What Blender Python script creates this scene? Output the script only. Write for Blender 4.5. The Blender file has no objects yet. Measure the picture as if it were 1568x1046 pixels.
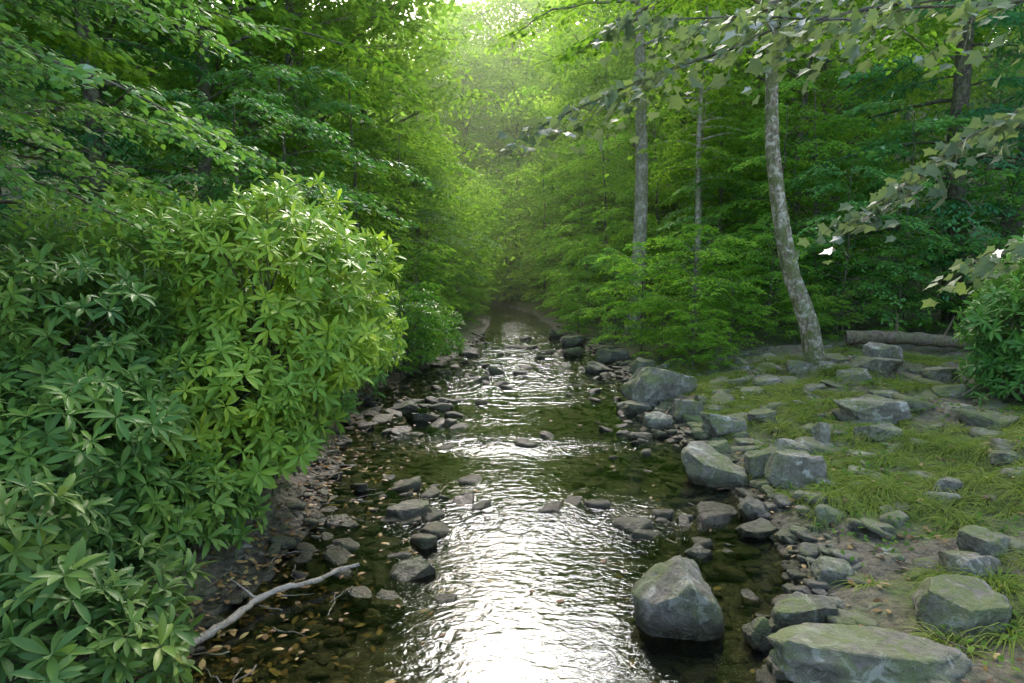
import bpy, numpy as np, math, random
from mathutils import Vector, noise as mnoise
rng=np.random.default_rng(11)
random.seed(5)
sc=bpy.context.scene
COL=sc.collection
# ---------------------------------------------------------------- helpers
def norm(a):
    return a/np.maximum(np.linalg.norm(a,axis=-1,keepdims=True),1e-9)
class Geo:
    def __init__(s):
        s.v=[];s.li=[];s.lt=[];s.m=[];s.r=[];s.n=0
    def add(s,v,li,lt,mat=0,rnd=None):
        v=np.asarray(v,dtype=np.float32).reshape(-1,3)
        s.v.append(v); s.li.append(np.asarray(li).ravel()+s.n)
        lt=np.asarray(lt).ravel(); s.lt.append(lt)
        s.m.append(np.full(len(lt),mat))
        s.r.append(np.full(len(v),.5) if rnd is None else np.asarray(rnd).ravel())
        s.n+=len(v)
    def leaves(s,tpl,P,D,N,S,mat=0,rnd=None):
        tv,tf=tpl; k=len(tv); n=len(P)
        if n==0:return
        D=norm(D); side=norm(np.cross(D,N)); N=np.cross(side,D)
        S=np.broadcast_to(np.asarray(S,dtype=float),(n,))
        tv=np.array(tv)
        v=P[:,None,:]+S[:,None,None]*(tv[None,:,0,None]*side[:,None,:]+tv[None,:,1,None]*D[:,None,:]+tv[None,:,2,None]*N[:,None,:])
        fl=np.concatenate([np.array(f) for f in tf]); fc=np.array([len(f) for f in tf])
        li=(np.arange(n)*k)[:,None]+fl[None,:]
        if rnd is None: rnd=rng.random(n)
        s.add(v,li,np.tile(fc,n),mat,np.repeat(rnd,k))
    def tube(s,pts,rad,sides=6,mat=1):
        pts=np.asarray(pts,float); m=len(pts)
        rad=np.broadcast_to(np.asarray(rad,float),(m,))
        t=norm(np.gradient(pts,axis=0))
        ref=np.array([0,0,1.]) if abs(t[:,2]).mean()<.8 else np.array([1.,0,0])
        a=norm(np.cross(t,ref)); b=np.cross(t,a)
        th=np.linspace(0,2*np.pi,sides,endpoint=False)
        v=pts[:,None]+rad[:,None,None]*(np.cos(th)[None,:,None]*a[:,None]+np.sin(th)[None,:,None]*b[:,None])
        i=np.arange(m-1)[:,None]*sides; j=np.arange(sides)[None,:]; j2=(j+1)%sides
        q=np.stack([i+j,i+j2,i+sides+j2,i+sides+j],-1)
        s.add(v,q,np.full((m-1)*sides,4),mat)
    def mesh(s,name,mats,smooth=True):
        me=bpy.data.meshes.new(name)
        v=np.concatenate(s.v); li=np.concatenate(s.li); lt=np.concatenate(s.lt)
        me.vertices.add(len(v)); me.vertices.foreach_set('co',v.ravel().astype(np.float32))
        me.loops.add(len(li)); me.loops.foreach_set('vertex_index',li.astype(np.int32))
        me.polygons.add(len(lt))
        st=np.concatenate([[0],np.cumsum(lt)[:-1]]).astype(np.int32)
        me.polygons.foreach_set('loop_start',st)
        me.polygons.foreach_set('loop_total',lt.astype(np.int32))
        for m in mats: me.materials.append(m)
        me.polygons.foreach_set('material_index',np.concatenate(s.m).astype(np.int32))
        me.polygons.foreach_set('use_smooth',np.full(len(lt),smooth))
        me.update(calc_edges=True)
        at=me.attributes.new('rnd','FLOAT','POINT'); at.data.foreach_set('value',np.concatenate(s.r).astype(np.float32))
        return me
def obj(name,me,loc=(0,0,0),rot=0,scale=1,parent=None,color=None):
    o=bpy.data.objects.new(name,me); o.location=loc; o.rotation_euler=(0,0,rot)
    o.scale=(scale,)*3 if np.isscalar(scale) else scale
    if parent: o.parent=parent
    if color: o.color=(*color,1)
    COL.objects.link(o); return o
def empty(name):
    o=bpy.data.objects.new(name,None); COL.objects.link(o); return o
_ph=rng.random((40,2))*6.28; _dr=rng.normal(size=(40,2))
def snoise(x,y,f,k=0):
    r=0
    for i in range(6):
        d=_dr[(k*6+i)%40]; d=d/np.hypot(*d)
        r=r+np.sin((x*d[0]+y*d[1])*f*(1+.37*i)+_ph[(k*6+i)%40,0])
    return r/6
# ---------------------------------------------------------------- terrain
YS=np.array([-6,0,3.05,4,5.06,6.83,8.25,10.4,13.9,17.5,21,25,30,36,48,60,90])
CL=np.array([-2.2,-1.9,-1.75,-1.55,-1.5,-1.75,-2.1,-2.2,-1.25,-.75,-.7,-.8,-1.6,-4,-9,-14,-40])
CR=np.array([.9,1.1,1.25,1.75,1.95,1.85,1.75,1.9,2.0,1.3,1.2,.9,-.1,-2.2,-7,-12,-37])
def edges(y): return np.interp(y,YS,CL),np.interp(y,YS,CR)
def hgt(x,y):
    x=np.asarray(x,float);y=np.asarray(y,float)
    l,r=edges(y); l=l+.15*snoise(x*0,y,3.1,1); r=r+.15*snoise(x*0+3,y,2.7,2)
    w=r-l; f=np.clip((x-l)/w,0,1)
    bed=-.03-.13*np.sin(np.pi*f)**.7+.035*snoise(x,y,4,3)
    dr=np.clip(x-r,0,None); dl=np.clip(l-x,0,None)
    sm=lambda t:np.clip(t,0,1)**2*(3-2*np.clip(t,0,1))
    hr=.02+.10*sm(dr/.5)+.38*sm(dr/3.2)+.10*snoise(x,y,2.2,4)*sm(dr/.8)+.05*snoise(x,y,8,5)*sm(dr/.4)+.10*np.clip(dr-5,0,3)+.38*np.clip(dr-8,0,60)
    hl=.02+.12*sm(dl/.6)+.45*sm(dl/3)+.03*snoise(x,y,5,4)*sm(dl/.4)+.15*np.clip(dl-3,0,3)+.40*np.clip(dl-6,0,60)
    h=np.where(dr>0,hr,np.where(dl>0,hl,bed))
    h=np.where(y>44,np.minimum(h,14)+.32*np.clip(y-44,0,200),h)
    return np.minimum(h,45+0*h)
def spacing(a,b,c0,c1,fine,g):
    c=list(np.arange(c0,c1,fine)); s=fine
    while c[-1]<b: s*=g; c.append(c[-1]+s)
    s=fine
    while c[0]>a: s*=g; c.insert(0,c[0]-s)
    return np.array(c)
def H1(x,y): return float(hgt(x,y))
# ---------------------------------------------------------------- materials
def mat(name):
    m=bpy.data.materials.new(name); m.use_nodes=True; nt=m.node_tree; nt.nodes.clear()
    return m,nt
class NT:
    def __init__(s,nt): s.nt=nt
    def n(s,t,**k):
        nd=s.nt.nodes.new(t)
        ins=k.pop('i',{})
        for a,b in k.items(): setattr(nd,a,b)
        for a,b in ins.items():
            if isinstance(b,bpy.types.NodeSocket): s.nt.links.new(b,nd.inputs[a])
            else: nd.inputs[a].default_value=b
        return nd
    def noise(s,vec,scale,detail=3,rough=.55,dist=0):
        i={'Scale':scale,'Detail':detail,'Roughness':rough,'Distortion':dist}
        if vec is not None:i['Vector']=vec
        return s.n('ShaderNodeTexNoise',i=i).outputs['Fac']
    def ramp(s,fac,stops):
        r=s.n('ShaderNodeValToRGB',i={'Fac':fac}); e=r.color_ramp.elements
        while len(e)<len(stops): e.new(.5)
        for a,(p,c) in zip(e,stops):
            a.position=p; a.color=(*c,1) if len(c)==3 else c
        return r.outputs['Color']
    def mix(s,f,a,b,bt='MIX'):
        m=s.n('ShaderNodeMix',data_type='RGBA',blend_type=bt)
        for idx,v in ((0,f),(6,a),(7,b)):
            if isinstance(v,bpy.types.NodeSocket): s.nt.links.new(v,m.inputs[idx])
            else: m.inputs[idx].default_value=v if idx==0 else ((*v,1) if len(v)==3 else v)
        return m.outputs[2]
    def math(s,op,a,b=0.,clamp=False):
        m=s.n('ShaderNodeMath',operation=op,use_clamp=clamp)
        for idx,v in ((0,a),(1,b)):
            if isinstance(v,bpy.types.NodeSocket): s.nt.links.new(v,m.inputs[idx])
            else: m.inputs[idx].default_value=v
        return m.outputs[0]
    def sstep(s,x,a,b):
        m=s.n('ShaderNodeMapRange',i={'Value':x,'From Min':a,'From Max':b}); m.clamp=True
        return m.outputs[0]
    def out(s,sh,sock=0): s.nt.links.new(sh,s.n('ShaderNodeOutputMaterial').inputs[sock])
def leafmat(name,stops,rough=.45,spec=.5,trans=.4,tcol=(1.3,1.4,.75),objcol=True):
    m,nt=mat(name);t=NT(nt)
    r=t.n('ShaderNodeAttribute',attribute_name='rnd').outputs['Fac']
    geo=t.n('ShaderNodeNewGeometry')
    pn=t.noise(geo.outputs['Position'],.9,1)
    f=t.math('ADD',t.math('MULTIPLY',r,.65),t.math('MULTIPLY',t.math('SUBTRACT',pn,.32),1.0),True)
    c=t.ramp(f,stops)
    if objcol:
        oc=t.n('ShaderNodeObjectInfo').outputs['Color']
        c=t.mix(1.,c,oc,'MULTIPLY')
    tc=t.mix(1.,c,tcol,'MULTIPLY')
    p=t.n('ShaderNodeBsdfDiffuse',i={'Color':c})
    tr=t.n('ShaderNodeBsdfTranslucent',i={'Color':tc})
    mx=t.n('ShaderNodeMixShader',i={0:trans,1:p.outputs[0],2:tr.outputs[0]})
    if spec>0:
        fr=t.math('MULTIPLY',t.n('ShaderNodeFresnel',i={'IOR':1.42}).outputs[0],spec)
        gl=t.n('ShaderNodeBsdfGlossy',i={'Color':(1,1,1,1),'Roughness':rough})
        mx=t.n('ShaderNodeMixShader',i={0:fr,1:mx.outputs[0],2:gl.outputs[0]})
    t.out(mx.outputs[0]); return m
M_leaf=leafmat('broadleaf',[(.0,(.06,.13,.03)),(.4,(.105,.21,.045)),(.75,(.165,.275,.058)),(1,(.22,.33,.07))],.5,0,.5)
M_teal=leafmat('beech_leaf',[(.0,(.05,.155,.05)),(.5,(.10,.23,.065)),(.85,(.17,.30,.06)),(1,(.26,.36,.06))],.45,.25,.45)
M_rhod=leafmat('rhododendron_leaf',[(.0,(.045,.13,.035)),(.45,(.105,.21,.045)),(.8,(.19,.30,.05)),(.94,(.26,.34,.06)),(1,(.34,.28,.06))],.40,.45,.3)
M_hem=leafmat('hemlock_needle',[(.0,(.03,.12,.055)),(.6,(.065,.19,.08)),(1,(.12,.24,.075))],.5,0,.4)
M_map=leafmat('maple_leaf',[(.0,(.07,.10,.065)),(.5,(.11,.15,.085)),(1,(.15,.20,.06))],.5,.2,.35)
M_grass=leafmat('grass_blade',[(.0,(.11,.17,.04)),(.5,(.19,.26,.055)),(.85,(.28,.33,.09)),(1,(.38,.35,.16))],.5,0,.35,(1.2,1.3,.65))
M_litter=leafmat('dead_leaf',[(.0,(.05,.025,.01)),(.4,(.16,.09,.03)),(.75,(.28,.19,.06)),(.93,(.35,.28,.10)),(1,(.42,.36,.05))],.5,.4,.15,(1,1,1),False)
def barkmat(name,a,b,c,moss=.5):
    m,nt=mat(name);t=NT(nt)
    pos=t.n('ShaderNodeNewGeometry').outputs['Position']
    mp=t.n('ShaderNodeMapping',i={'Vector':pos,'Scale':(1,1,.3)}).outputs[0]
    n1=t.noise(mp,28,5,.65); n2=t.noise(pos,4,5,.7,.6); n3=t.noise(pos,11,4,.65,.5)
    col=t.ramp(n1,[(.38,a),(.62,b)])
    col=t.mix(t.sstep(n3,.50,.56),col,c)
    col=t.mix(t.math('MULTIPLY',t.sstep(n2,.46,.56),moss),col,(.13,.16,.04))
    bp=t.n('ShaderNodeBump',i={'Height':t.math('ADD',n1,t.math('MULTIPLY',n3,.6)),'Strength':1.,'Distance':.03})
    p=t.n('ShaderNodeBsdfPrincipled',i={'Base Color':col,'Roughness':.9,'Normal':bp.outputs[0]})
    t.out(p.outputs[0]); return m
M_bark=barkmat('bark',(.05,.042,.03),(.14,.12,.085),(.2,.18,.14),.45)
M_pale=barkmat('pale_bark',(.12,.095,.06),(.38,.32,.21),(.54,.50,.38),.85)
M_ash=barkmat('ash_bark',(.22,.19,.14),(.42,.37,.28),(.52,.48,.39),.5)
M_drift=barkmat('driftwood',(.22,.18,.13),(.44,.37,.28),(.4,.35,.27),.15)
M_log=barkmat('log_bark',(.10,.07,.045),(.25,.19,.125),(.2,.17,.12),.4)
def rockmat():
    m,nt=mat('creek_stone');t=NT(nt)
    pos=t.n('ShaderNodeNewGeometry').outputs['Position']
    r=t.n('ShaderNodeAttribute',attribute_name='rnd').outputs['Fac']
    n1=t.noise(pos,3.5,6,.65,.4); n2=t.noise(pos,22,6,.7); n3=t.noise(pos,90,3,.6); n4=t.noise(pos,8,4,.7,1.)
    col=t.ramp(n1,[(.3,(.15,.14,.105)),(.5,(.26,.24,.185)),(.68,(.40,.38,.31))])
    col=t.mix(t.sstep(n2,.42,.66),col,t.mix(.7,col,(.06,.06,.04)))
    col=t.mix(t.math('MULTIPLY',t.sstep(n4,.54,.61),.75),col,(.54,.54,.46))
    br=t.math('ADD',t.math('MULTIPLY',r,.75),.34)
    sc_=t.n('ShaderNodeVectorMath',operation='SCALE',i={0:col,'Scale':br}).outputs[0]
    nz=t.n('ShaderNodeSeparateXYZ',i={0:t.n('ShaderNodeNewGeometry').outputs['Normal']}).outputs[2]
    mo=t.math('MULTIPLY',t.sstep(nz,-.4,.4),t.sstep(n4,.36,.52))
    mo=t.math('MULTIPLY',mo,t.sstep(t.noise(pos,2.3,3),.34,.54))
    sc_=t.mix(t.math('MULTIPLY',mo,.9),sc_,(.12,.155,.04))
    z=t.n('ShaderNodeSeparateXYZ',i={0:pos}).outputs[2]
    zz=t.math('ADD',z,t.math('MULTIPLY',t.math('SUBTRACT',n2,.5),.06))
    wet=t.math('SUBTRACT',1.,t.sstep(zz,.04,.15))
    sc_=t.mix(wet,sc_,t.mix(1.,sc_,(.23,.205,.13),'MULTIPLY'))
    rg=t.math('SUBTRACT',.85,t.math('MULTIPLY',wet,.5))
    hh=t.math('ADD',t.math('MULTIPLY',n2,.8),t.math('MULTIPLY',n3,.3))
    hh=t.math('ADD',hh,n4)
    bp=t.n('ShaderNodeBump',i={'Height':hh,'Strength':.9,'Distance':.035})
    p=t.n('ShaderNodeBsdfPrincipled',i={'Base Color':sc_,'Roughness':rg,'Normal':bp.outputs[0]})
    t.out(p.outputs[0]); return m
M_rock=rockmat()
def groundmat():
    m,nt=mat('forest_ground');t=NT(nt)
    pos=t.n('ShaderNodeNewGeometry').outputs['Position']
    g=t.n('ShaderNodeAttribute',attribute_name='grass').outputs['Fac']
    z=t.n('ShaderNodeSeparateXYZ',i={0:pos}).outputs[2]
    n1=t.noise(pos,2.2,5,.6); n2=t.noise(pos,14,5,.7); n3=t.noise(pos,60,4,.7)
    vo=t.n('ShaderNodeTexVoronoi',feature='F1',i={'Vector':pos,'Scale':16,'Randomness':1.})
    vc=t.n('ShaderNodeSeparateColor',i={0:vo.outputs['Color']}).outputs[0]
    peb=t.ramp(vc,[(0,(.035,.03,.014)),(.5,(.07,.06,.028)),(.85,(.12,.11,.055)),(1,(.19,.17,.10))])
    peb=t.mix(t.sstep(vo.outputs['Distance'],.25,.6),peb,(.025,.022,.01))
    dirt=t.ramp(n2,[(.25,(.07,.058,.034)),(.5,(.155,.138,.09)),(.75,(.25,.225,.16))])
    dirt=t.mix(t.sstep(n3,.5,.65),dirt,(.10,.075,.04))
    grs=t.ramp(n2,[(.3,(.05,.075,.02)),(.7,(.14,.185,.05))])
    gm=t.sstep(t.math('ADD',t.math('ADD',t.math('MULTIPLY',g,.7),.22),t.math('MULTIPLY',t.math('SUBTRACT',n1,.5),2.2)),.2,.6)
    gm=t.math('MULTIPLY',gm,t.sstep(n2,.3,.55))
    col=t.mix(gm,dirt,grs)
    wet=t.math('SUBTRACT',1.,t.sstep(t.math('ADD',z,t.math('MULTIPLY',t.math('SUBTRACT',n1,.5),.12)),.02,.15))
    col=t.mix(wet,col,peb)
    hh=t.math('ADD',t.math('MULTIPLY',n2,.8),t.math('MULTIPLY',n3,.4))
    hh=t.math('SUBTRACT',hh,t.math('MULTIPLY',vo.outputs['Distance'],.8))
    bp=t.n('ShaderNodeBump',i={'Height':hh,'Strength':1.,'Distance':.04})
    p=t.n('ShaderNodeBsdfPrincipled',i={'Base Color':col,'Roughness':t.math('SUBTRACT',.95,t.math('MULTIPLY',wet,.5)),'Normal':bp.outputs[0]})
    t.out(p.outputs[0]); return m
def watermat():
    m,nt=mat('creek_water');t=NT(nt)
    pos=t.n('ShaderNodeNewGeometry').outputs['Position']
    rf=t.n('ShaderNodeAttribute',attribute_name='riffle').outputs['Fac']
    fy=t.sstep(t.n('ShaderNodeSeparateXYZ',i={0:pos}).outputs[1],4.5,10.)
    mp=t.n('ShaderNodeMapping',i={'Vector':pos,'Scale':(.75,1.2,1)}).outputs[0]
    n0=t.noise(mp,2.6,2,.5,.8); n1=t.noise(mp,6,2,.5,.8); n2=t.noise(mp,16,2,.6,1.0); n3=t.noise(mp,44,1,.5,.4)
    near=t.math('SUBTRACT',1.,fy)
    hh=t.math('ADD',t.math('MULTIPLY',n1,.75),t.math('MULTIPLY',n2,t.math('ADD',t.math('MULTIPLY',near,.32),.12)))
    hh=t.math('ADD',hh,t.math('MULTIPLY',n3,t.math('MULTIPLY',near,.07)))
    hh=t.math('ADD',hh,t.math('MULTIPLY',n0,t.math('MULTIPLY',fy,1.2)))
    hh=t.math('MULTIPLY',hh,rf)
    bp=t.n('ShaderNodeBump',i={'Height':hh,'Strength':1.,'Distance':.04}).outputs[0]
    fr=t.n('ShaderNodeFresnel',i={'IOR':1.34,'Normal':bp}).outputs[0]
    gl=t.n('ShaderNodeBsdfGlossy',i={'Color':(.88,.94,1,1),'Roughness':.02,'Normal':bp})
    tr=t.n('ShaderNodeBsdfTransparent',i={'Color':(.77,.78,.54,1)})
    mx=t.n('ShaderNodeMixShader',i={0:fr,1:tr.outputs[0],2:gl.outputs[0]})
    t.out(mx.outputs[0]); return m
# ---------------------------------------------------------------- ground
GR=[(3.0,5.4,.95,.75),(3.05,8.2,.7,1.4),(4.2,5.9,1.1,.42),(2.45,3.3,.35,.4),(5.0,7.9,.7,.35),(3.4,6.6,.45,.4),(2.6,10.5,.8,1.2),(3.9,4.7,.9,.45),(5.8,10.6,1.2,.4),(4.2,8.9,.5,.3)]
def gmask(x,y):
    g=0
    for cx,cy,a,b in GR: g=np.maximum(g,np.exp(-(((x-cx)/a)**2+((y-cy)/b)**2)*.9))
    return g
xs=spacing(-260,260,-5,7,.055,1.13); ys=spacing(-12,330,1.5,13,.055,1.07)
X,Y=np.meshgrid(xs,ys); Z=hgt(X,Y)
ny,nx=X.shape
g=Geo(); i=(np.arange(ny-1)[:,None]*nx+np.arange(nx-1)[None,:])
g.add(np.stack([X,Y,Z],-1),np.stack([i,i+1,i+nx+1,i+nx],-1),np.full(i.size,4))
me=g.mesh('ground',[groundmat()])
a=me.attributes.new('grass','FLOAT','POINT'); a.data.foreach_set('value',np.maximum(gmask(X,Y),np.clip((Y-12)/3,0,1.2)).ravel().astype(np.float32))
obj('ground',me)
yy=spacing(-6,43,1.5,13,.06,1.05); ll,rr=edges(yy); k=40
u=np.linspace(0,1,k)[None,:]; WX=(ll-.45)[:,None]+(rr-ll+.9)[:,None]*u; WY=np.repeat(yy[:,None],k,1)
g=Geo(); i=(np.arange(len(yy)-1)[:,None]*k+np.arange(k-1)[None,:])
g.add(np.stack([WX,WY,0*WX],-1),np.stack([i,i+1,i+k+1,i+k],-1),np.full(i.size,4))
me=g.mesh('creek_water',[watermat()])
def bump1(y,c,w): return np.exp(-((y-c)/w)**2)
cen=(WX-(ll[:,None]+rr[:,None])/2)/((rr-ll)[:,None]/2)
rif=.19+.65*bump1(WY,5.2,.4)+.5*bump1(WY,7.4,.4)+.75*np.clip((WY-8)/3,0,1)
rif=rif*(.4+.8*np.exp(-(cen/.7)**2))*(1+.6*snoise(WX,WY,1.9,2))
a=me.attributes.new('riffle','FLOAT','POINT'); a.data.foreach_set('value',np.clip(rif,.06,4).ravel().astype(np.float32))
obj('creek_water',me)
# ---------------------------------------------------------------- rocks
import bmesh
def ico(sub):
    bm=bmesh.new(); bmesh.ops.create_icosphere(bm,subdivisions=sub,radius=1.)
    v=np.array([p.co[:] for p in bm.verts]); f=[[q.index for q in fc.verts] for fc in bm.faces]; bm.free(); return v,f
ICO={s:ico(s) for s in (1,2,3,5)}
def rockverts(seed,sub=5,cuts=14,rough=.06,flat=.75):
    r=np.random.default_rng(seed); v,f=ICO[sub]; v=v.copy()
    e=3.2+r.random()*1.5
    v=v/(np.sum(np.abs(v)**e,axis=1)**(1/e))[:,None]
    for c in range(cuts):
        n=norm(r.normal(size=3)); 
        if c==0: n=norm(np.array([r.normal()*.15,r.normal()*.15,1.])); d=flat
        else: d=.72+.25*r.random()
        dd=v@n-d*1.02; m=dd>0; v[m]-=dd[m,None]*n
    if sub>=3:
        off=r.random(3)*50
        dn=np.array([mnoise.fractal(Vector(q*1.6+off),.8,2.1,6) for q in v])
        v=v*(1+rough*2*dn)[:,None]
    return v
def rock(x,y,w,h,d=None,seed=0,rot=None,sink=.25,name='creek_boulder',tilt=.1,z=None,rnd=.5,flat=.75):
    d=d or w*.8
    v=rockverts(seed,5,flat=flat)
    ext=(v.max(0)-v.min(0)); v=v-(v.max(0)+v.min(0))/2
    H=h/(1-sink)
    v=v/ext*np.array([w,d,H])
    g=Geo(); f=ICO[5][1]; g.add(v,np.array(f),np.full(len(f),3),0,np.full(len(v),rnd))
    me=g.mesh(name,[M_rock])
    gz=max(H1(x,y),-.08) if z is None else z
    o=obj(name,me,(x,y,gz+H/2-sink*H)); r=np.random.default_rng(seed+99)
    o.rotation_euler=(r.normal()*tilt,r.normal()*tilt,rot if rot is not None else r.uniform(-.5,.5))
    return o
RK=[ # x,y,w,h,d,seed,rnd
(.93,3.62,.50,.40,.46,1,.35),(1.62,2.88,.92,.17,.5,2,.65),(2.28,3.3,.5,.18,.4,3,.7),(1.58,3.5,.36,.14,.24,4,.6),
(1.95,3.95,.24,.12,.2,5,.7),(1.30,3.4,.12,.2,.18,6,.5),(1.86,6.1,.60,.34,.5,7,1.15),(2.40,5.6,.5,.27,.38,8,1.05),
(2.3,7.3,.52,.2,.4,9,.85),(2.05,9.5,1.0,.45,.8,10,.85),(1.75,8.0,.34,.27,.3,11,.95),(2.12,8.15,.36,.25,.34,12,.6),
(3.75,7.0,.72,.2,.5,13,.95),(3.5,6.4,.42,.13,.3,14,.9),(2.62,6.25,.36,.2,.3,15,1.1),(3.02,6.5,.15,.24,.2,16,1.2),
(5.4,9.8,.66,.34,.5,17,.9),(5.45,8.6,.5,.2,.4,18,.8),(1.28,4.5,.2,.13,.18,19,.4),(1.64,5.3,.34,.12,.28,20,.35),
(1.83,4.85,.32,.13,.22,21,.5),(2.3,4.75,.22,.12,.16,22,.7),(2.62,3.75,.34,.16,.3,23,.8),(.97,4.8,.28,.09,.2,24,.6),
(1.02,6.6,.26,.07,.2,25,.4),(-.66,4.2,.34,.15,.24,26,.8),(-.72,3.88,.24,.1,.18,27,.6),(-.40,3.86,.15,.1,.14,28,.5),
(-.83,5.25,.38,.17,.3,29,.5),(-1.3,5.05,.28,.12,.2,30,.4),(-1.0,6.0,.26,.09,.2,31,.5),(-.55,5.65,.18,.08,.14,32,.3),
(2.25,5.95,.34,.28,.26,33,.6),(1.65,9.0,.5,.2,.4,34,.6),(4.75,9.9,.5,.18,.4,35,.8),(3.5,9.3,.45,.12,.3,36,.9),
(3.75,8.4,.3,.1,.25,37,.8),(1.9,5.15,.26,.16,.22,38,.5),(2.9,4.0,.3,.14,.25,39,.8),(4.9,9.1,.7,.2,.4,40,.75),
(2.5,2.6,.5,.22,.4,41,.6),(.3,5.6,.2,.05,.14,42,.3),(-1.15,8.6,.45,.16,.35,43,.4),(-1.5,9.1,.5,.18,.4,44,.45),
(-.95,9.6,.4,.15,.3,45,.4),(-1.3,7.9,.3,.12,.25,46,.3),(-.75,8.8,.3,.12,.25,47,.35),(1.6,12.3,.5,.25,.4,48,.5),(1.95,13.3,.6,.3,.4,49,.6),
(1.3,14.5,.5,.25,.4,50,.4),(1.5,16.3,.6,.3,.5,51,.5),(2.2,11.5,.45,.25,.4,52,.55),(1.2,18.,.5,.3,.5,53,.4),(-.9,14.5,.5,.22,.4,54,.3),
(4.3,7.7,.35,.1,.3,55,.85),(2.75,7.4,.3,.12,.25,56,.8),(4.0,5.4,.22,.1,.2,57,.6),(3.3,5.0,.2,.1,.15,58,.55),(1.0,11.,.3,.1,.25,59,.3),(.0,16.,.5,.12,.3,60,.3),(.6,12.9,.3,.1,.25,61,.3),
(4.4,8.7,.45,.14,.3,62,.9),(4.1,9.6,.4,.14,.3,63,.8),(3.1,7.9,.3,.1,.2,64,.8),(3.2,8.9,.35,.1,.3,65,.85),(2.05,6.7,.3,.14,.25,66,.7),(5.0,7.6,.5,.12,.35,67,.9)]
for (x,y,w,h,d,s,rn) in RK:
    rock(x,y,w,h,d,seed=s*7+1,rnd=rn,flat=.6 if w>.3 else .7,sink=.25 if x<2 else .38)
def stones(name,pts,sizes,sub,seed,rr=(0,1),flatf=.5):
    r=np.random.default_rng(seed); T=[rockverts(seed*31+j,sub,8,rough=.04) for j in range(10)]
    f=np.array(ICO[sub][1]); g=Geo()
    which=r.integers(0,10,len(pts))
    for j in range(10):
        P=pts[which==j]; S=sizes[which==j]; n=len(P)
        if n==0: continue
        th=r.random(n)*6.28; c,s=np.cos(th),np.sin(th)
        sc3=np.stack([S*r.uniform(.8,1.3,n),S*r.uniform(.5,.9,n),S*r.uniform(flatf*.6,flatf*1.3,n)],-1)/2
        v=T[j][None]*sc3[:,None]
        tl=r.normal(size=(n,1))*.22; v[...,2]+=v[...,0]*tl
        x=v[...,0]*c[:,None]-v[...,1]*s[:,None]; y=v[...,0]*s[:,None]+v[...,1]*c[:,None]
        v=np.stack([x,y,v[...,2]],-1)+P[:,None]
        k=len(T[j]); g.add(v,(np.arange(n)*k)[:,None,None]+f[None],np.full(n*len(f),3),0,np.repeat(r.uniform(*rr,n),k))
    obj(name,g.mesh(name,[M_rock],smooth=sub>1))
def onground(x,y,up=0): return np.stack([x,y,hgt(x,y)+up],-1)
n=5200; y=2.2+16*rng.random(n)**1.6; l,r_=edges(y); x=l-.3+(r_-l+.6)*rng.random(n)
stones('creek_bed_gravel',onground(x,y,-.005),rng.uniform(.04,.14,n)*(1+.03*y),2,3,(-.1,1.2),.3)
n=330; y=2.6+15*rng.random(n); l,r_=edges(y); x=l+.2+(r_-l-.4)*rng.random(n)
x[:170]=l[:170]+.1+.7*rng.random(170)
sz=rng.uniform(.10,.24,n)*np.where(y<4,.6,1)
stones('creek_bed_stones',onground(x,y,.02),sz,3,8,(.1,1.1),.4)
cl=[(-1.35,9.0,.55,1.0,45),(-.9,5.5,.4,.6,26),(-1.15,4.4,.3,.4,20),(1.3,4.9,.35,.6,20),(1.45,7.6,.3,.9,22),(.2,11.5,.9,1.4,22),(-.8,12.3,.4,1.2,14),(1.5,11.5,.4,1.6,22),(.3,15,.8,2,18),(.2,5.4,.8,.15,8),(-.4,7.4,.7,.2,10)]
xx=np.concatenate([c[0]+c[2]*rng.normal(size=c[4])*.8 for c in cl]); y=np.concatenate([c[1]+c[3]*rng.normal(size=c[4])*.8 for c in cl])
l,r_=edges(y); xx=np.clip(xx,l-.2,r_+.2); n=len(xx)
z=np.maximum(hgt(xx,y)+.02,-.018); keep=~((np.abs(xx-.1)<.45)&(y<4.9))&(y>3.75)
stones('riffle_stones',np.stack([xx,y,z],-1)[keep],(.07+.2*rng.random(n)**1.7)[keep]*(1+.02*y[keep]),3,12,(.0,.9),.5)
n=900; y=2.2+18*rng.random(n)**1.3; l,r_=edges(y)
sd=rng.random(n)<.42; x=np.where(sd,l+.25+rng.normal(size=n)*.22,r_-.05+rng.normal(size=n)*.3)
stones('bank_cobbles',onground(x,y,.02),rng.uniform(.05,.2,n)*np.where(sd&(y<4),.6,1),3,5,(.1,.9),.5)
n=1100; y=2.4+9.5*rng.random(n); l,r_=edges(y); x=r_+4.5*rng.random(n)**1.3
stones('bank_stones',onground(x,y,-.01),.03+.24*rng.random(n)**2.2,3,6,(.3,1.),.45)
n=110; y=5.4+5.8*rng.random(n); l,r_=edges(y); x=r_+.3+3.6*rng.random(n); kp=gmask(x,y)<.7
stones('slope_rocks',onground(x,y,-.03)[kp],rng.uniform(.22,.5,n)[kp],3,9,(.3,.95),.42)
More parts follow.
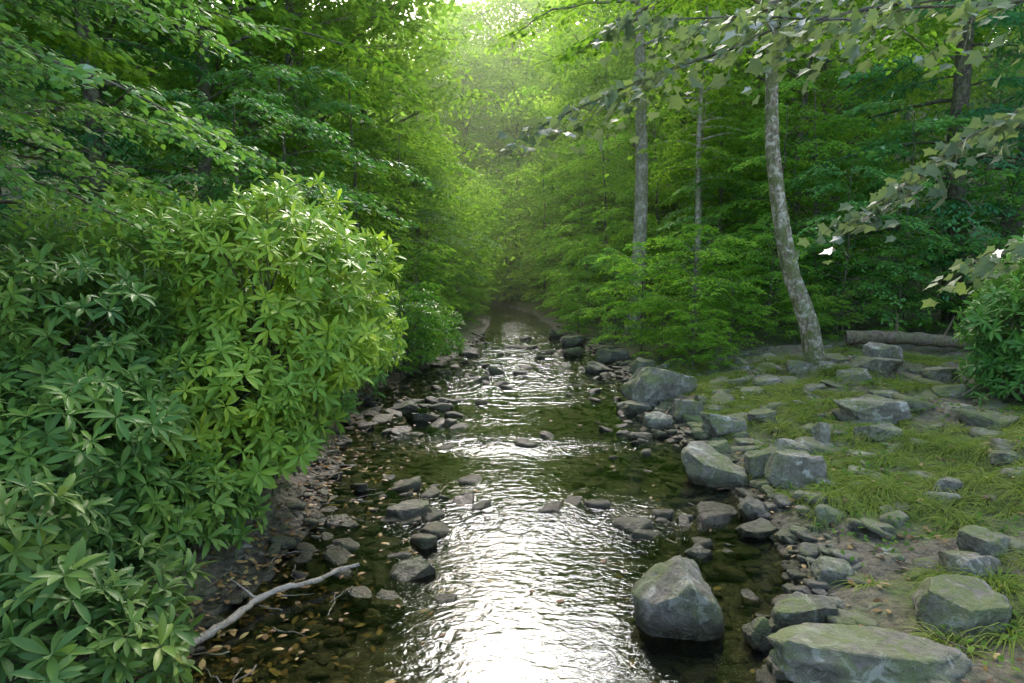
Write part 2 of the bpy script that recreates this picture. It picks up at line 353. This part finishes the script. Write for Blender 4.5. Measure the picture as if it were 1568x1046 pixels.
# ---------------------------------------------------------------- leaf templates
T_leaf=([(0,0,0),(-.22,.3,.04),(.22,.3,.04),(-.2,.65,.03),(.2,.65,.03),(0,1,-.06)],[(0,2,1),(1,2,4,3),(3,4,5)])
T_dia=([(0,0,0),(.27,.5,.06),(0,1,-.05),(-.27,.5,.06)],[(0,1,2,3)])
T_needle=([(0,0,0),(-.09,.2,0),(.09,.2,0),(-.12,.6,-.02),(.12,.6,-.02),(0,1,-.1)],[(0,2,1),(1,2,4,3),(3,4,5)])
rv=[];rf=[]
for i,(t,w,z) in enumerate([(0,.015,0),(.25,.09,.02),(.55,.135,.01),(.82,.10,-.05),(1,.01,-.12)]):
    rv+= [(-w,t,z+w*.35),(0,t,z),(w,t,z+w*.35)]
for i in range(4):
    a=i*3; rf+=[(a,a+1,a+4,a+3),(a+1,a+2,a+5,a+4)]
T_rh=(rv,rf)
ml=[(0,0),(.14,.06),(.40,.02),(.38,.22),(.56,.50),(.34,.55),(.20,.66),(0,1.),(-.20,.66),(-.34,.55),(-.56,.50),(-.38,.22),(-.40,.02),(-.14,.06)]
T_map=([(x,y,.10*abs(x)-.12*y*y) for x,y in ml]+[(0,.35,-.02)],[(i,(i+1)%14,14) for i in range(14)])
# ---------------------------------------------------------------- trees
def spray(g,pts,L,nt,nlf,ls,tpl,r,lm=0,wm=1,wood=True,tw=.34,flat=.35,s0=.15,tspread=.9,droop=.25):
    m=len(pts); s=np.clip(np.linspace(s0,1,nt)+r.normal(size=nt)*.02,0,1)
    idx=s*(m-1); i0=np.minimum(idx.astype(int),m-2); fr=(idx-i0)[:,None]
    base=pts[i0]*(1-fr)+pts[i0+1]*fr; tan=norm(pts[i0+1]-pts[i0])
    sg=np.where(np.arange(nt)%2==0,1.,-1.)
    an=sg*r.uniform(.5,1.15,nt)*tspread; an[-1]=0
    th=norm(tan*np.array([1,1,.4])); c,si=np.cos(an),np.sin(an)
    d=np.stack([th[:,0]*c-th[:,1]*si,th[:,0]*si+th[:,1]*c,th[:,2]+r.normal(size=nt)*.12],-1); d=norm(d)
    lt=np.maximum(L*tw*(1.25-.8*s)*r.uniform(.6,1.2,nt),ls*2.5)
    u=np.linspace(.12,1,nlf)[None,:]+r.normal(size=(nt,nlf))*.03
    P=base[:,None]+d[:,None]*(lt[:,None]*u)[...,None]; P[...,2]-=droop*lt[:,None]*u*u
    P=P+r.normal(size=P.shape)*np.array([1,1,.6])*ls*.35
    sg2=np.where(np.arange(nlf)%2==0,1.,-1.)[None,:]*r.uniform(.4,1.3,(nt,nlf))
    c,si=np.cos(sg2),np.sin(sg2); D=np.stack([d[:,None,0]*c-d[:,None,1]*si,d[:,None,0]*si+d[:,None,1]*c,-.25-.3*r.random((nt,nlf))],-1)
    N=np.array([0,0,1.])+r.normal(size=D.shape)*flat
    n=nt*nlf
    g.leaves(tpl,P.reshape(n,3),D.reshape(n,3),N.reshape(n,3),ls*r.uniform(.65,1.2,n),lm,np.clip(np.repeat(r.random(nt),nlf)*.5+r.random(n)*.5,0,1))
    if wood:
        for q in range(nt):
            e=base[q]+d[q]*lt[q]; e[2]-=droop*lt[q]; mid=base[q]+d[q]*lt[q]*.5; mid[2]-=droop*lt[q]*.25
            g.tube(np.array([base[q],mid,e]),[ls*.045,ls*.03,ls*.012],3,wm)
def make_tree(name,seed,H,cb,R,nl,nt,nlf,ls,tr,trunk=None,rise=.35,droop=.3,cone=False,tpl=T_leaf,mats=None,wood=False,flat=.4,azr=None,tw=.34,top=.15):
    r=np.random.default_rng(seed); g=Geo()
    if trunk is None:
        zs=np.linspace(-.3,H*.97,14); trunk=np.stack([np.cumsum(r.normal(size=14))*.07*H/14,np.cumsum(r.normal(size=14))*.07*H/14,zs],-1)
        trunk[:,:2]-=trunk[0,:2]
    trunk=np.asarray(trunk,float)
    f=np.linspace(0,1,len(trunk)); rad=tr*(1-.88*f)**.8; rad[0]*=1.5; 
    if len(rad)>5: rad[1]*=1.12
    g.tube(trunk,rad,12,1)
    for i in range(nl):
        fz=(i+r.random()*.8)/nl; z=cb+(H*.98-cb)*fz
        bx=np.interp(z,trunk[:,2],trunk[:,0]); by=np.interp(z,trunk[:,2],trunk[:,1])
        pr=(1-.93*fz) if cone else max(math.sin(math.pi*(.22+.62*fz)),.15)**.7
        L=R*pr*r.uniform(.6,1.15)
        az=i*2.4+r.normal()*.5
        if azr is not None and r.random()<azr[2]: az=r.uniform(azr[0],azr[1])
        dh=np.array([math.cos(az),math.sin(az)]); s=np.linspace(0,1,9)
        rs=rise*r.uniform(.3,1.9); wob=np.cumsum(r.normal(size=9))*.04*L
        px=bx+dh[0]*L*s-dh[1]*wob; py=by+dh[1]*L*s+dh[0]*wob; pz=z+L*(rs*s-(rs*.5+droop)*s*s)
        pts=np.stack([px,py,pz],-1)
        rb=max(tr*.3*(L/R)*(1-.5*fz),.008)
        g.tube(pts,np.linspace(rb,rb*.15+.002,9),5,1)
        spray(g,pts,L,nt,nlf,ls,tpl,r,wood=wood,flat=flat,tw=tw)
    me=g.mesh(name,mats or [M_leaf,M_bark],smooth=False)
    me.polygons.foreach_set('use_smooth',(np.concatenate(g.m)==1)); return me
def make_crown(name,seed,H,cb,R,nc,nl,ls,tr):
    r=np.random.default_rng(seed); g=Geo()
    zs=np.linspace(-.3,H*.8,10); tk=np.stack([np.cumsum(r.normal(size=10))*.12,np.cumsum(r.normal(size=10))*.12,zs],-1); tk[:,:2]-=tk[0,:2]
    g.tube(tk,tr*(1-.8*np.linspace(0,1,10)),8,1)
    cz=(H+cb)/2; hz=(H-cb)/2
    d=norm(r.normal(size=(nc,3))); rr=r.uniform(.25,1,nc)**.45
    C=np.array([0,0,cz])+d*rr[:,None]*np.array([R,R,hz])*(1+.18*np.sin(d[:,:1]*5+seed)+.14*np.sin(d[:,1:2]*6))
    for c_ in C[::3]:
        b=np.array([np.interp(c_[2]-1.5,tk[:,2],tk[:,0]),np.interp(c_[2]-1.5,tk[:,2],tk[:,1]),max(min(c_[2]-1.5,H*.78),cb*.7)])
        s=np.linspace(0,1,5)[:,None]; m=(b+c_)/2+np.array([0,0,.3]); g.tube(b*(1-s)**2+2*m*s*(1-s)+c_*s**2,np.linspace(tr*.22,.015,5),4,1)
    cr=r.uniform(.6,1.25,nc)
    P=C[:,None]+r.normal(size=(nc,nl,3))*np.array([.62,.62,.2])*cr[:,None,None]
    rad=np.linalg.norm(P[...,:2]-C[:,None,:2],axis=-1); P[...,2]-=.3*rad
    n=nc*nl; D=np.concatenate([r.normal(size=(n,2)),-.3-.3*r.random((n,1))],1); N=np.array([0,0,1.])+r.normal(size=(n,3))*.45
    g.leaves(T_dia,P.reshape(n,3),D,N,ls*r.uniform(.6,1.2,n),0,np.clip(np.repeat(r.random(nc),nl)*.55+r.random(n)*.45,0,1))
    return g.mesh(name,[M_leaf,M_bark],smooth=False)
TC=[make_crown('crown_a',51,17,1.0,4.6,150,95,.25,.22),make_crown('crown_b',52,13,.8,3.8,120,95,.24,.16),make_crown('crown_c',53,20,2.5,5.2,170,95,.27,.26),
    make_crown('crown_d',54,7,.1,3.2,80,90,.19,.09)]
TB=[make_tree('broad_a',1,17,3.5,4.2,44,20,13,.21,.2),
    make_tree('broad_c',3,14,2.2,3.6,42,20,13,.19,.16,rise=.5)]
TU=[make_tree('sap_a',11,6.5,.6,2.5,34,16,13,.12,.06,rise=.3,mats=[M_leaf,M_bark]),
    make_tree('sap_b',12,5,.4,2.3,34,16,13,.12,.05,rise=.45,mats=[M_teal,M_bark]),
    make_tree('sap_c',13,3.0,.15,1.5,34,15,12,.085,.035,rise=.7,mats=[M_leaf,M_bark]),
    make_tree('sap_d',14,2.0,.05,1.2,34,14,11,.075,.03,rise=.9,mats=[M_leaf,M_bark])]
TH=[make_tree('hemlock_a',21,16,1.2,4.0,70,22,15,.16,.2,cone=True,rise=.05,droop=.25,tpl=T_needle,mats=[M_hem,M_bark],flat=.2,tw=.3),
    make_tree('hemlock_b',22,12,.6,3.4,60,22,15,.16,.16,cone=True,rise=.1,droop=.3,tpl=T_needle,mats=[M_hem,M_bark],flat=.2,tw=.3)]
def put(name,me,x,y,rot=None,s=1,color=(1,1,1),parent=None,dz=0):
    rot=random.uniform(0,6.28) if rot is None else rot
    return obj(name,me,(x,y,H1(x,y)+dz),rot,s,parent,color)
me=make_tree('beech_tree',31,7.5,1.3,2.9,46,24,15,.095,.09,rise=.25,droop=.25,mats=[M_teal,M_bark],wood=True,azr=(-1.3,.9,.45))
put('beech_tree',me,-5.0,6.0,0,1,(1.3,1.25,1.05))
me=make_tree('beech_tree',32,6.0,1.6,2.3,36,22,14,.085,.07,rise=.25,droop=.3,mats=[M_teal,M_bark],wood=True,azr=(-.8,1.,.5))
put('beech_tree',me,-4.5,3.9,0,1,(1.3,1.25,1.05))
for (x,y,m,s,c) in [(-7.2,9,TB[0],.8,(1.3,1.25,.9)),(-5.9,13.2,TB[1],.95,(1.25,1.25,.85)),(-8.5,14,TC[0],.9,(1.,1.1,.8)),(-5.2,17.5,TB[1],1.0,(1.35,1.35,.8)),(-7.5,20,TC[2],.8,(1.2,1.2,.8)),(-5.2,24,TC[0],.95,(1.5,1.4,.9))]:
    put('birch_tree',m,x,y,None,s,c)
for (x,y,k,s,c) in [(-6.4,10.5,0,.7,(1.,1.1,.9)),(-9.2,12.5,0,.9,(1.,1.1,.9))]:
    put('hemlock_tree',TH[k],x,y,None,s,c)
for (x,y,k,s,c) in [(-4.1,12.3,1,1.,(1.2,1.3,1.1)),(-3.8,9.6,1,.8,(1.,1.15,.9)),(-3.5,15.4,0,.9,(1.3,1.3,.9)),(-3.1,18.5,0,.8,(1.45,1.4,.9)),(-2.6,21.5,1,.9,(1.5,1.45,1.)),(-3.4,25,0,1.,(1.7,1.6,1.1)),(-3.4,30,0,1.,(1.9,1.7,1.2)),  # tints lighten with distance, painting in far sunlight and haze
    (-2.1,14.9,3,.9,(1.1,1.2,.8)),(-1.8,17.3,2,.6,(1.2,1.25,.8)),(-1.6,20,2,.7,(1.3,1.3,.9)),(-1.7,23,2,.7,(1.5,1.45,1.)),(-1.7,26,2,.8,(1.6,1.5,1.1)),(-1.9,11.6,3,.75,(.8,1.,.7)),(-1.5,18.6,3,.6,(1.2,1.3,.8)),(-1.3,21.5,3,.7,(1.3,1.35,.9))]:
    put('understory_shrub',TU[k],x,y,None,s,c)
q=1.42
for (x,y,k,s,c) in [(2.6,13.6,3,.9,(1.15,1.2,.8)),(3.3,12.4,3,1.,(1.2,1.2,.8)),(2.4,15.8,2,.7,(1.05,1.15,1.1)),(3.9,13.6,2,.75,(1.2,1.2,.9)),(4.9,13.0,2,.7,(1.1,1.15,.8)),(3.4,18.2,2,.9,(1.2,1.2,.8)),(2.1,19,2,.8,(1.2,1.2,.9)),(1.9,21.5,2,.8,(1.25,1.25,.9)),(1.7,24.5,2,.9,(1.3,1.25,1.)),
    (4.9,16,1,.75,(1.25,1.2,.8)),(5.7,14.8,0,.75,(1.2,1.2,.9)),(6.6,13.6,1,.7,(1.,1.1,.9)),(3.0,22,0,.9,(1.4,1.35,.9)),(2.6,26,0,.9,(1.5,1.4,1.)),(5.6,19,0,.9,(1.35,1.3,.9)),(4.2,20,0,.95,(1.35,1.3,.9)),(8.,14.,1,.9,(.9,1.05,.9)),(9.3,13,3,1.3,(.85,1.,.9)),(7.3,12.9,3,.8,(.95,1.05,.8)),(10.2,11.5,2,1.,(.85,1.,.9)),
    (3.0,11.2,3,.45,(1.2,1.2,.7)),(2.7,12.2,3,.5,(1.3,1.2,.7)),(5.2,12.4,3,.5,(1.1,1.1,.7)),(6.0,12.6,3,.4,(1.1,1.1,.7)),(6.8,15.5,0,.9,(1.1,1.2,.9)),(5.2,17.6,0,.85,(1.25,1.2,.8)),(3.9,12.1,3,.6,(1.2,1.2,.7)),(8.6,12.2,3,.8,(.85,1.,.9)),(3.3,10.9,3,.3,(1.2,1.2,.7)),(1.7,17.2,3,.5,(1.,1.1,.7)),(1.6,19.8,3,.6,(1.1,1.1,.8))]:
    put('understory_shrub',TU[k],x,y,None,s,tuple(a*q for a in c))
for (x,y,k,s,c) in [(9.5,14.5,0,1.,(1.3,1.4,1.4)),(12.,12.5,1,1.1,(1.2,1.35,1.4)),(12.5,17.5,0,1.1,(1.2,1.4,1.4))]:
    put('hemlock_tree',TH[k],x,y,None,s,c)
for (x,y,m,s,c) in [(7.6,18.4,TC[1],.9,(1.5,1.45,.9)),(9.8,22,TC[0],.95,(1.6,1.5,1.)),(6.2,24,TC[1],1.,(1.8,1.6,1.1)),(5.0,29,TC[0],.9,(2.,1.75,1.3))]:  # farther crowns tinted paler, haze painted into the leaf colour
    put('maple_tree',m,x,y,None,s,c)
tp=[(4.49,9.8,-.2),(4.46,9.8,.25),(4.44,9.8,.4),(4.36,9.8,.7),(4.29,9.8,1.07),(4.14,9.8,1.45),(4.0,9.8,1.78),(3.88,9.8,2.25),(3.74,9.8,2.92),(3.64,9.8,3.6),(3.6,9.8,4.25),(3.58,9.8,5.0),(3.58,9.8,5.6),(3.66,9.85,6.6),(3.6,9.9,8),(3.7,10,9.5),(3.8,10,11)]
tp=np.array(tp); tp[:,0]-=4.44; tp[:,1]-=9.8; tp[:,2]-=.3
me=make_tree('sycamore_tree',41,10.7,4.4,2.7,26,22,14,.13,.165,trunk=tp,mats=[M_leaf,M_pale],rise=.3,wood=True)
obj('sycamore_tree',me,(4.44,9.8,.3),0,1,None,(1.3,1.3,.85))
z=np.linspace(-.2,14,14); tp=np.stack([.10*np.sin(z*.55)+.01*z,0*z,z],-1)
me=make_tree('ash_tree',42,14,6.4,3.0,30,20,14,.16,.18,trunk=tp,mats=[M_leaf,M_ash])
put('ash_tree',me,2.85,16.0,0,1,(1.5,1.4,.9))
for x,y,s in [(4.1,15.4,.5),(4.6,17.0,.45)]:
    put('ash_tree',me,x,y,None,s,(1.4,1.35,.9))
# distant forest; haze and sunlit glow are put into the leaf tints
df=empty('distant_forest'); pts=[]
for (x,y,s,k) in [(-6,42,.95,0),(-3.0,46,.95,0),(.2,42,.8,0),(3.2,40,.8,0),(6.,43,.95,2),(-.8,50,.9,2),(2.4,49,.9,0),(-8.5,47,.95,2),(5.5,50,1.,2),(-4.5,53,1,2),(1.,56,1.,2),(8.5,53,1,2),(-1.2,37,.75,3),(2.0,34,.8,3),(.6,38,.85,3),(3.9,36,1,3),(-5.5,38,.9,3),(-3.6,60,1.,2),(4,60,1.,2),(0,64,1.,2)]:
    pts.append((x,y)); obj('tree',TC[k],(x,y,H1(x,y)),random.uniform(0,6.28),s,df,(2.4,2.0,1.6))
cnt=0
for t in range(5000):
    y=random.uniform(22,70); x=random.uniform(-.75*y-2,.75*y+2)
    l,r_=edges(y)
    if y<40 and (l-4.2<x<r_+3.6): continue
    if any((x-a)**2+(y-b)**2<(4.2+.03*y)**2 for a,b in pts): continue
    pts.append((x,y)); 
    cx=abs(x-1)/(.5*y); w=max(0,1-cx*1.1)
    c=(1.35+.95*w,1.35+.6*w,1.1+.5*w)  # tint brightens toward the valley centre, imitating its glow and haze
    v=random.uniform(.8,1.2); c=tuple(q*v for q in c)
    s=random.uniform(.85,1.1)
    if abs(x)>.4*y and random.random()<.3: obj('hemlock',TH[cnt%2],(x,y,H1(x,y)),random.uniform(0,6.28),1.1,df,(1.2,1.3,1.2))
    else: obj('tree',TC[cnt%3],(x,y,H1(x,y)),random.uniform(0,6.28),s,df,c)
    cnt+=1
    if cnt>100: break
for t in range(80):
    y=random.uniform(22,46); l,r_=edges(y); x=random.choice([l-random.uniform(.4,7),r_+random.uniform(.4,7)])
    w=max(0,1-abs(x-1)/(.3*y))
    obj('undergrowth',[TU[0],TU[2],TU[2],TC[3]][t%4],(x,y,H1(x,y)),random.uniform(0,6.28),random.uniform(.6,1.),df,(1.3+.9*w,1.4+.5*w,1.+.3*w))  # same painted glow: tint lightens toward the centre
# valley haze: very thin homogeneous scattering air standing in the valley upstream
hm,nt=mat('valley_haze_air'); t=NT(nt)
vs=t.n('ShaderNodeVolumeScatter',i={'Color':(.90,1.,.68,1),'Density':.0038,'Anisotropy':.4}); t.out(vs.outputs[0],1)
hx=[(-32,13,-3),(32,13,-3),(32,75,-3),(-32,75,-3),(-32,13,26),(32,13,26),(32,75,26),(-32,75,26)]
g=Geo(); g.add(hx,[0,3,2,1,4,5,6,7,0,1,5,4,1,2,6,5,2,3,7,6,3,0,4,7],[4]*6)
obj('valley_haze',g.mesh('valley_haze',[hm],smooth=False))
# ---------------------------------------------------------------- rhododendrons
def rhodo(name,ells,seed,dens=55,L=.145,color=(1,1,1)):
    r=np.random.default_rng(seed); g=Geo(); PP=[];AA=[]
    for (cx,cy,cz,a,b,c) in ells:
        area=4*math.pi*((a*b)**1.6+(a*c)**1.6+(b*c)**1.6)**(1/1.6)/3**(1/1.6)
        n=int(area*dens); d=norm(r.normal(size=(n,3))); d=d[d[:,2]>-.75]; n=len(d)
        lump=1+.12*np.sin(d[:,0]*6+cx*3)+.12*np.sin(d[:,1]*7+cy)+.11*np.sin(d[:,2]*8+cx)
        rr=np.where(r.random(n)<.68,1-np.abs(r.normal(size=n))*.09,r.uniform(.45,.95,n))*lump
        P=np.array([cx,cy,cz])+d*rr[:,None]*np.array([a,b,c])
        A=norm(norm(d/np.array([a,b,c]))*.75+np.array([0,0,.65])+r.normal(size=(n,3))*.32)
        keep=np.ones(n,bool)
        for e in ells:
            if e==(cx,cy,cz,a,b,c): continue
            q=(P-np.array(e[:3]))/np.array(e[3:]); keep&=~((q**2).sum(1)<.45)
        keep&=P[:,2]>hgt(P[:,0],P[:,1])+.08
        PP.append(P[keep]);AA.append(A[keep])
    P=np.concatenate(PP);A=np.concatenate(AA);n=len(P)
    e1=norm(np.cross(A,np.array([.3,.2,.93]))+1e-6); e2=np.cross(A,e1)
    K=11; ros=r.random(n); rs=r.uniform(.75,1.25,n)
    for k in range(K):
        th=k*2*math.pi/K+r.normal(size=n)*.2+ros*6
        el=r.normal(size=n)*.25+(.75 if k%3==0 else .1)
        rad=e1*np.cos(th)[:,None]+e2*np.sin(th)[:,None]
        D=rad*np.cos(el)[:,None]+A*np.sin(el)[:,None]; N=-rad*np.sin(el)[:,None]+A*np.cos(el)[:,None]
        D=D-np.array([0,0,.22]); S=L*rs*r.uniform(.7,1.15,n)
        ok=r.random(n)<.9
        g.leaves(T_rh,(P+rad*.008)[ok],D[ok],(N+r.normal(size=(n,3))*.15)[ok],S[ok],0,np.clip(.55*ros+.4*r.random(n)+.05,0,1)[ok])
    for q in r.choice(n,int(n*.05),replace=False):
        e=ells[np.argmin([((P[q]-np.array(z[:3]))**2).sum() for z in ells])]
        b0=np.array([e[0]-.2+r.normal()*.2,e[1]+r.normal()*.2,max(H1(e[0],e[1]),0)])
        m1=np.array([e[0],e[1],P[q][2]*.7])+r.normal(size=3)*.08
        s=np.linspace(0,1,7)[:,None]; pts=b0*(1-s)**2+2*m1*s*(1-s)+P[q]*s**2
        g.tube(pts,np.linspace(.016,.004,7),5,1)
    o=obj(name,g.mesh(name,[M_rhod,M_bark],smooth=True)); o.color=(*color,1); return n
c=0
c+=rhodo('rhododendron_bush',[(-2.05,5.7,1.6,1.1,1.0,1.05),(-2.25,5.1,.85,.85,.85,.65),(-3.0,6.2,1.5,1.1,1.1,1.2)],1,95,.118,(2.1,1.8,1.1))  # dome bush tint raised to stand in for fill light
c+=rhodo('rhododendron_bush',[(-2.75,4.0,.7,.85,.75,.72),(-3.4,4.6,1.2,1.,.8,1.0),(-2.2,4.35,.35,.5,.5,.4)],2,90,.12,(1.,1.05,.9))
c+=rhodo('rhododendron_bush',[(-2.05,2.9,.22,.55,.6,.42),(-2.7,3.2,.5,.7,.6,.5)],3,95,.12,(.7,.75,.75))
c+=rhodo('rhododendron_bush',[(-3.0,8.1,1.0,1.2,1.0,1.2),(-2.7,10.1,.9,1.0,1.0,1.0)],4,50,.14,(1.,1.15,.9))
c+=rhodo('rhododendron_bush',[(-1.85,12.7,.7,.85,.8,.65)],5,60,.13,(1.1,1.25,.8))
c+=rhodo('rhododendron_bush',[(5.75,7.3,1.1,.75,.7,1.0),(6.3,7.6,1.3,.9,.9,1.2)],6,75,.13,(1.1,1.35,1.1))
# ---------------------------------------------------------------- overhanging maple
r=np.random.default_rng(77); g=Geo()
tr=np.array([(3.9,1.9,.2),(3.85,1.95,1.2),(3.75,2.0,2.4),(3.8,2.0,3.6),(3.7,2.1,5),(3.75,2.1,6.5)])
g.tube(tr,[.15,.12,.11,.09,.07,.04],12,1)
def curve(p,n=12):
    p=np.array(p,float); t=np.linspace(0,len(p)-1,n); out=np.stack([np.interp(t,np.arange(len(p)),p[:,k]) for k in range(3)],-1)
    for _ in range(2): out[1:-1]=(out[:-2]+2*out[1:-1]+out[2:])/4
    return out
limbs=[([(3.8,2.0,2.6),(2.6,2.4,2.95),(1.85,2.6,3.0),(1.3,2.65,2.95),(.78,2.7,2.8),(.43,2.8,2.67),(.12,2.9,2.56)],.011,30,.34),
       ([(3.8,2.0,2.4),(2.7,2.5,2.7),(1.95,2.65,2.62),(1.65,2.65,2.4),(1.34,2.7,2.17)],.008,24,.34),
       ([(3.8,2.0,3.0),(2.6,3.0,3.2),(1.9,3.3,3.3),(1.4,3.4,3.25),(.9,3.5,3.15)],.009,28,.36),
       ([(3.8,2.0,2.8),(2.6,2.4,2.95),(1.7,2.5,2.88),(1.0,2.6,2.88),(.4,2.75,2.92)],.008,26,.3),
       ([(3.8,2.0,1.9),(2.8,2.6,2.2),(2.2,2.9,2.1),(1.95,2.95,1.98)],.006,12,.24)]
for p,rad,nt_,tw in limbs:
    c_=curve(p,16); c_+=r.normal(size=c_.shape)*.008
    g.tube(c_,np.linspace(rad,.003,16),6,1)
    spray(g,c_,1.1,nt_,8,.058,T_map,r,tw=tw,flat=.9,s0=.40,droop=.6,wood=True)
me=g.mesh('maple_tree',[M_map,M_bark],smooth=False); obj('maple_tree',me,color=(1.2,1.25,1.2))
# ---------------------------------------------------------------- log, stick
g=Geo(); t=np.linspace(0,1,30)[:,None]; P=np.array([5.7,11.6,.70])*(1-t)+np.array([7.9,11.1,.68])*t; P[:,2]+=.03*np.sin(t[:,0]*5)
g.tube(P,.12-.03*t[:,0]+.008*np.sin(t[:,0]*40)+rng.normal(size=30)*.004,12,0)
for pi,dx in ((10,-.05),(19,.12)):
    g.tube(curve([P[pi],P[pi]+[dx*.4,-.05,.18],P[pi]+[dx,-.1,.42]],6),[.03,.025,.02,.017,.013,.008],6,0)
obj('fallen_log',g.mesh('fallen_log',[M_log]))
g=Geo(); P=curve([(-1.95,2.85,.10),(-1.8,3.05,.05),(-1.62,3.38,.04),(-1.53,3.52,.06),(-1.49,3.75,.05),(-1.38,3.86,.07),(-1.22,3.95,.06),(-1.1,4.1,.07),(-.97,4.13,.09)],40)
P+=rng.normal(size=P.shape)*.003
g.tube(P,np.linspace(.026,.012,40)*(1+.12*np.sin(np.arange(40)*1.3)),8,0); g.tube(curve([P[20],P[20]+[-.1,.05,.05],P[20]+[-.2,.12,.07]],5),[.01,.009,.007,.005,.003],5,0)
obj('driftwood_branch',g.mesh('driftwood_branch',[M_drift]))
g=Geo()
for q in range(70):
    y=rng.uniform(2.6,8); l,r_=edges(y); x=(l+rng.normal()*.25+.15) if rng.random()<.6 else r_+rng.uniform(0,2.5)
    a_=rng.random()*6.28; L=rng.uniform(.1,.35); s=np.linspace(0,1,6)
    px=x+np.cos(a_)*L*s+rng.normal(size=6)*.008; py=y+np.sin(a_)*L*s+rng.normal(size=6)*.008
    g.tube(np.stack([px,py,np.maximum(hgt(px,py),0)+.03+.03*rng.random()*s],-1),np.linspace(.005,.002,6),5,0)
obj('fallen_twigs',g.mesh('fallen_twigs',[M_bark]))
# ---------------------------------------------------------------- leaf litter
n=5200; y=2.4+9*rng.random(n)**1.2; l,r_=edges(y); q=rng.random(n)
x=np.where(q<.62,l+.2+rng.normal(size=n)*.33,np.where(q<.7,l+(r_-l)*rng.random(n),r_+3.5*rng.random(n)**1.3))
z=hgt(x,y); fl=(z<0)&(rng.random(n)<.14); z=np.where(fl,.006,z+.02)
D=np.concatenate([rng.normal(size=(n,2)),rng.normal(size=(n,1))*.15],1); N=np.array([0,0,1.])+rng.normal(size=(n,3))*.3*(~fl[:,None])
g=Geo(); g.leaves(T_leaf,np.stack([x,y,z],-1),D,N,rng.uniform(.03,.08,n),0)
obj('leaf_litter',g.mesh('leaf_litter',[M_litter],smooth=False))
# ---------------------------------------------------------------- grass
n=130000; x=rng.uniform(1.9,6.8,n); y=rng.uniform(2.6,11.5,n)
cell=.20; tx=np.round(x/cell)*cell; ty=np.round(y/cell)*cell
hs=np.modf(np.abs(np.sin(tx*127.1+ty*311.7)*4375.5))[0]; hs2=np.modf(np.abs(np.sin(tx*269.5+ty*183.3)*4375.5))[0]
ok=(gmask(tx,ty)+(hs-.5)*.8+snoise(tx,ty,4,1)*.25>.38)&(x>edges(y)[1]+.25)
x,y,tx,ty,hs,hs2=[q[ok] for q in (x,y,tx,ty,hs,hs2)]
n=len(x); ox=(x-tx)/cell; oy=(y-ty)/cell
jx=(hs-.5)*.16; jy=(hs2-.5)*.16
x=tx+jx+ox*cell*.6; y=ty+jy+oy*cell*.6
P=onground(x,y,-.01); D0=np.stack([ox*1.6+rng.normal(size=n)*.25-.15,oy*1.6+rng.normal(size=n)*.25-.2,np.full(n,1.)],-1)
D0=norm(D0); Ln=rng.uniform(.08,.23,n)*(.55+1.*hs2); hd=norm(D0*np.array([1,1,0])+1e-5)
side=norm(np.cross(D0,np.array([0,0,1.]))+rng.normal(size=(n,3))*.2)
seg=5; V=[]
for k in range(seg):
    s=k/(seg-1); c_=P+D0*(Ln*s)[:,None]*(1-.25*s)+hd*(Ln*.55*s*s)[:,None]; c_[:,2]-=Ln*.62*s**2.4
    w=.0042*(1-s*.85); V+=[c_-side*w,c_+side*w]
V=np.stack(V,1); fl=np.array([[2*k,2*k+1,2*k+3,2*k+2] for k in range(seg-1)])
g=Geo(); g.add(V,(np.arange(n)*2*seg)[:,None,None]+fl[None],np.full(n*(seg-1),4),0,np.repeat(np.clip(rng.random(n)*.6+.4*hs,0,1),2*seg))
obj('bank_grass',g.mesh('bank_grass',[M_grass])); print('grass',n)
n=4200; x=rng.uniform(2.0,7.5,n); y=rng.uniform(2.6,13,n); ok=(snoise(x,y,2.5,4)>-.05)&(x>edges(y)[1]+.3); x=x[ok];y=y[ok];n=len(x)
P=np.repeat(onground(x,y,.03),4,0)+rng.normal(size=(n*4,3))*np.array([.03,.03,.015])
g=Geo(); g.leaves(T_leaf,P,np.concatenate([rng.normal(size=(n*4,2)),.3+0*rng.random((n*4,1))],1),np.array([0,0,1.])+rng.normal(size=(n*4,3))*.3,rng.uniform(.03,.06,n*4),0)
obj('ground_weeds',g.mesh('ground_weeds',[M_leaf],smooth=False))
# ---------------------------------------------------------------- camera, light
cam=bpy.data.cameras.new('camera'); cam.lens=24; cam.sensor_width=36; cam.clip_end=1000; cam.clip_start=.05
co=bpy.data.objects.new('camera',cam); COL.objects.link(co); co.location=(0,0,2); co.rotation_euler=(math.radians(90-6.7),0,0); sc.camera=co
EL,AZ=39,3   # sun ahead over the creek
w=bpy.data.worlds.new('World'); sc.world=w; w.use_nodes=True; nt=w.node_tree
bg=nt.nodes['Background']; sk=nt.nodes.new('ShaderNodeTexSky'); sk.sky_type='NISHITA'; sk.sun_disc=False
sk.sun_elevation=math.radians(EL); sk.sun_rotation=math.radians(AZ); sk.dust_density=5; sk.air_density=1.; sk.ozone_density=1
nt.links.new(sk.outputs[0],bg.inputs[0]); bg.inputs[1].default_value=.70
s=bpy.data.lights.new('sun','SUN'); s.energy=4.2; s.angle=math.radians(20); s.color=(1,.98,.95)
so=bpy.data.objects.new('sun',s); COL.objects.link(so)
d=Vector((math.sin(math.radians(AZ))*math.cos(math.radians(EL)),math.cos(math.radians(AZ))*math.cos(math.radians(EL)),math.sin(math.radians(EL))))
so.rotation_euler=d.to_track_quat('Z','Y').to_euler()
sc.view_settings.view_transform='Standard'; sc.view_settings.look='None'; sc.view_settings.exposure=0
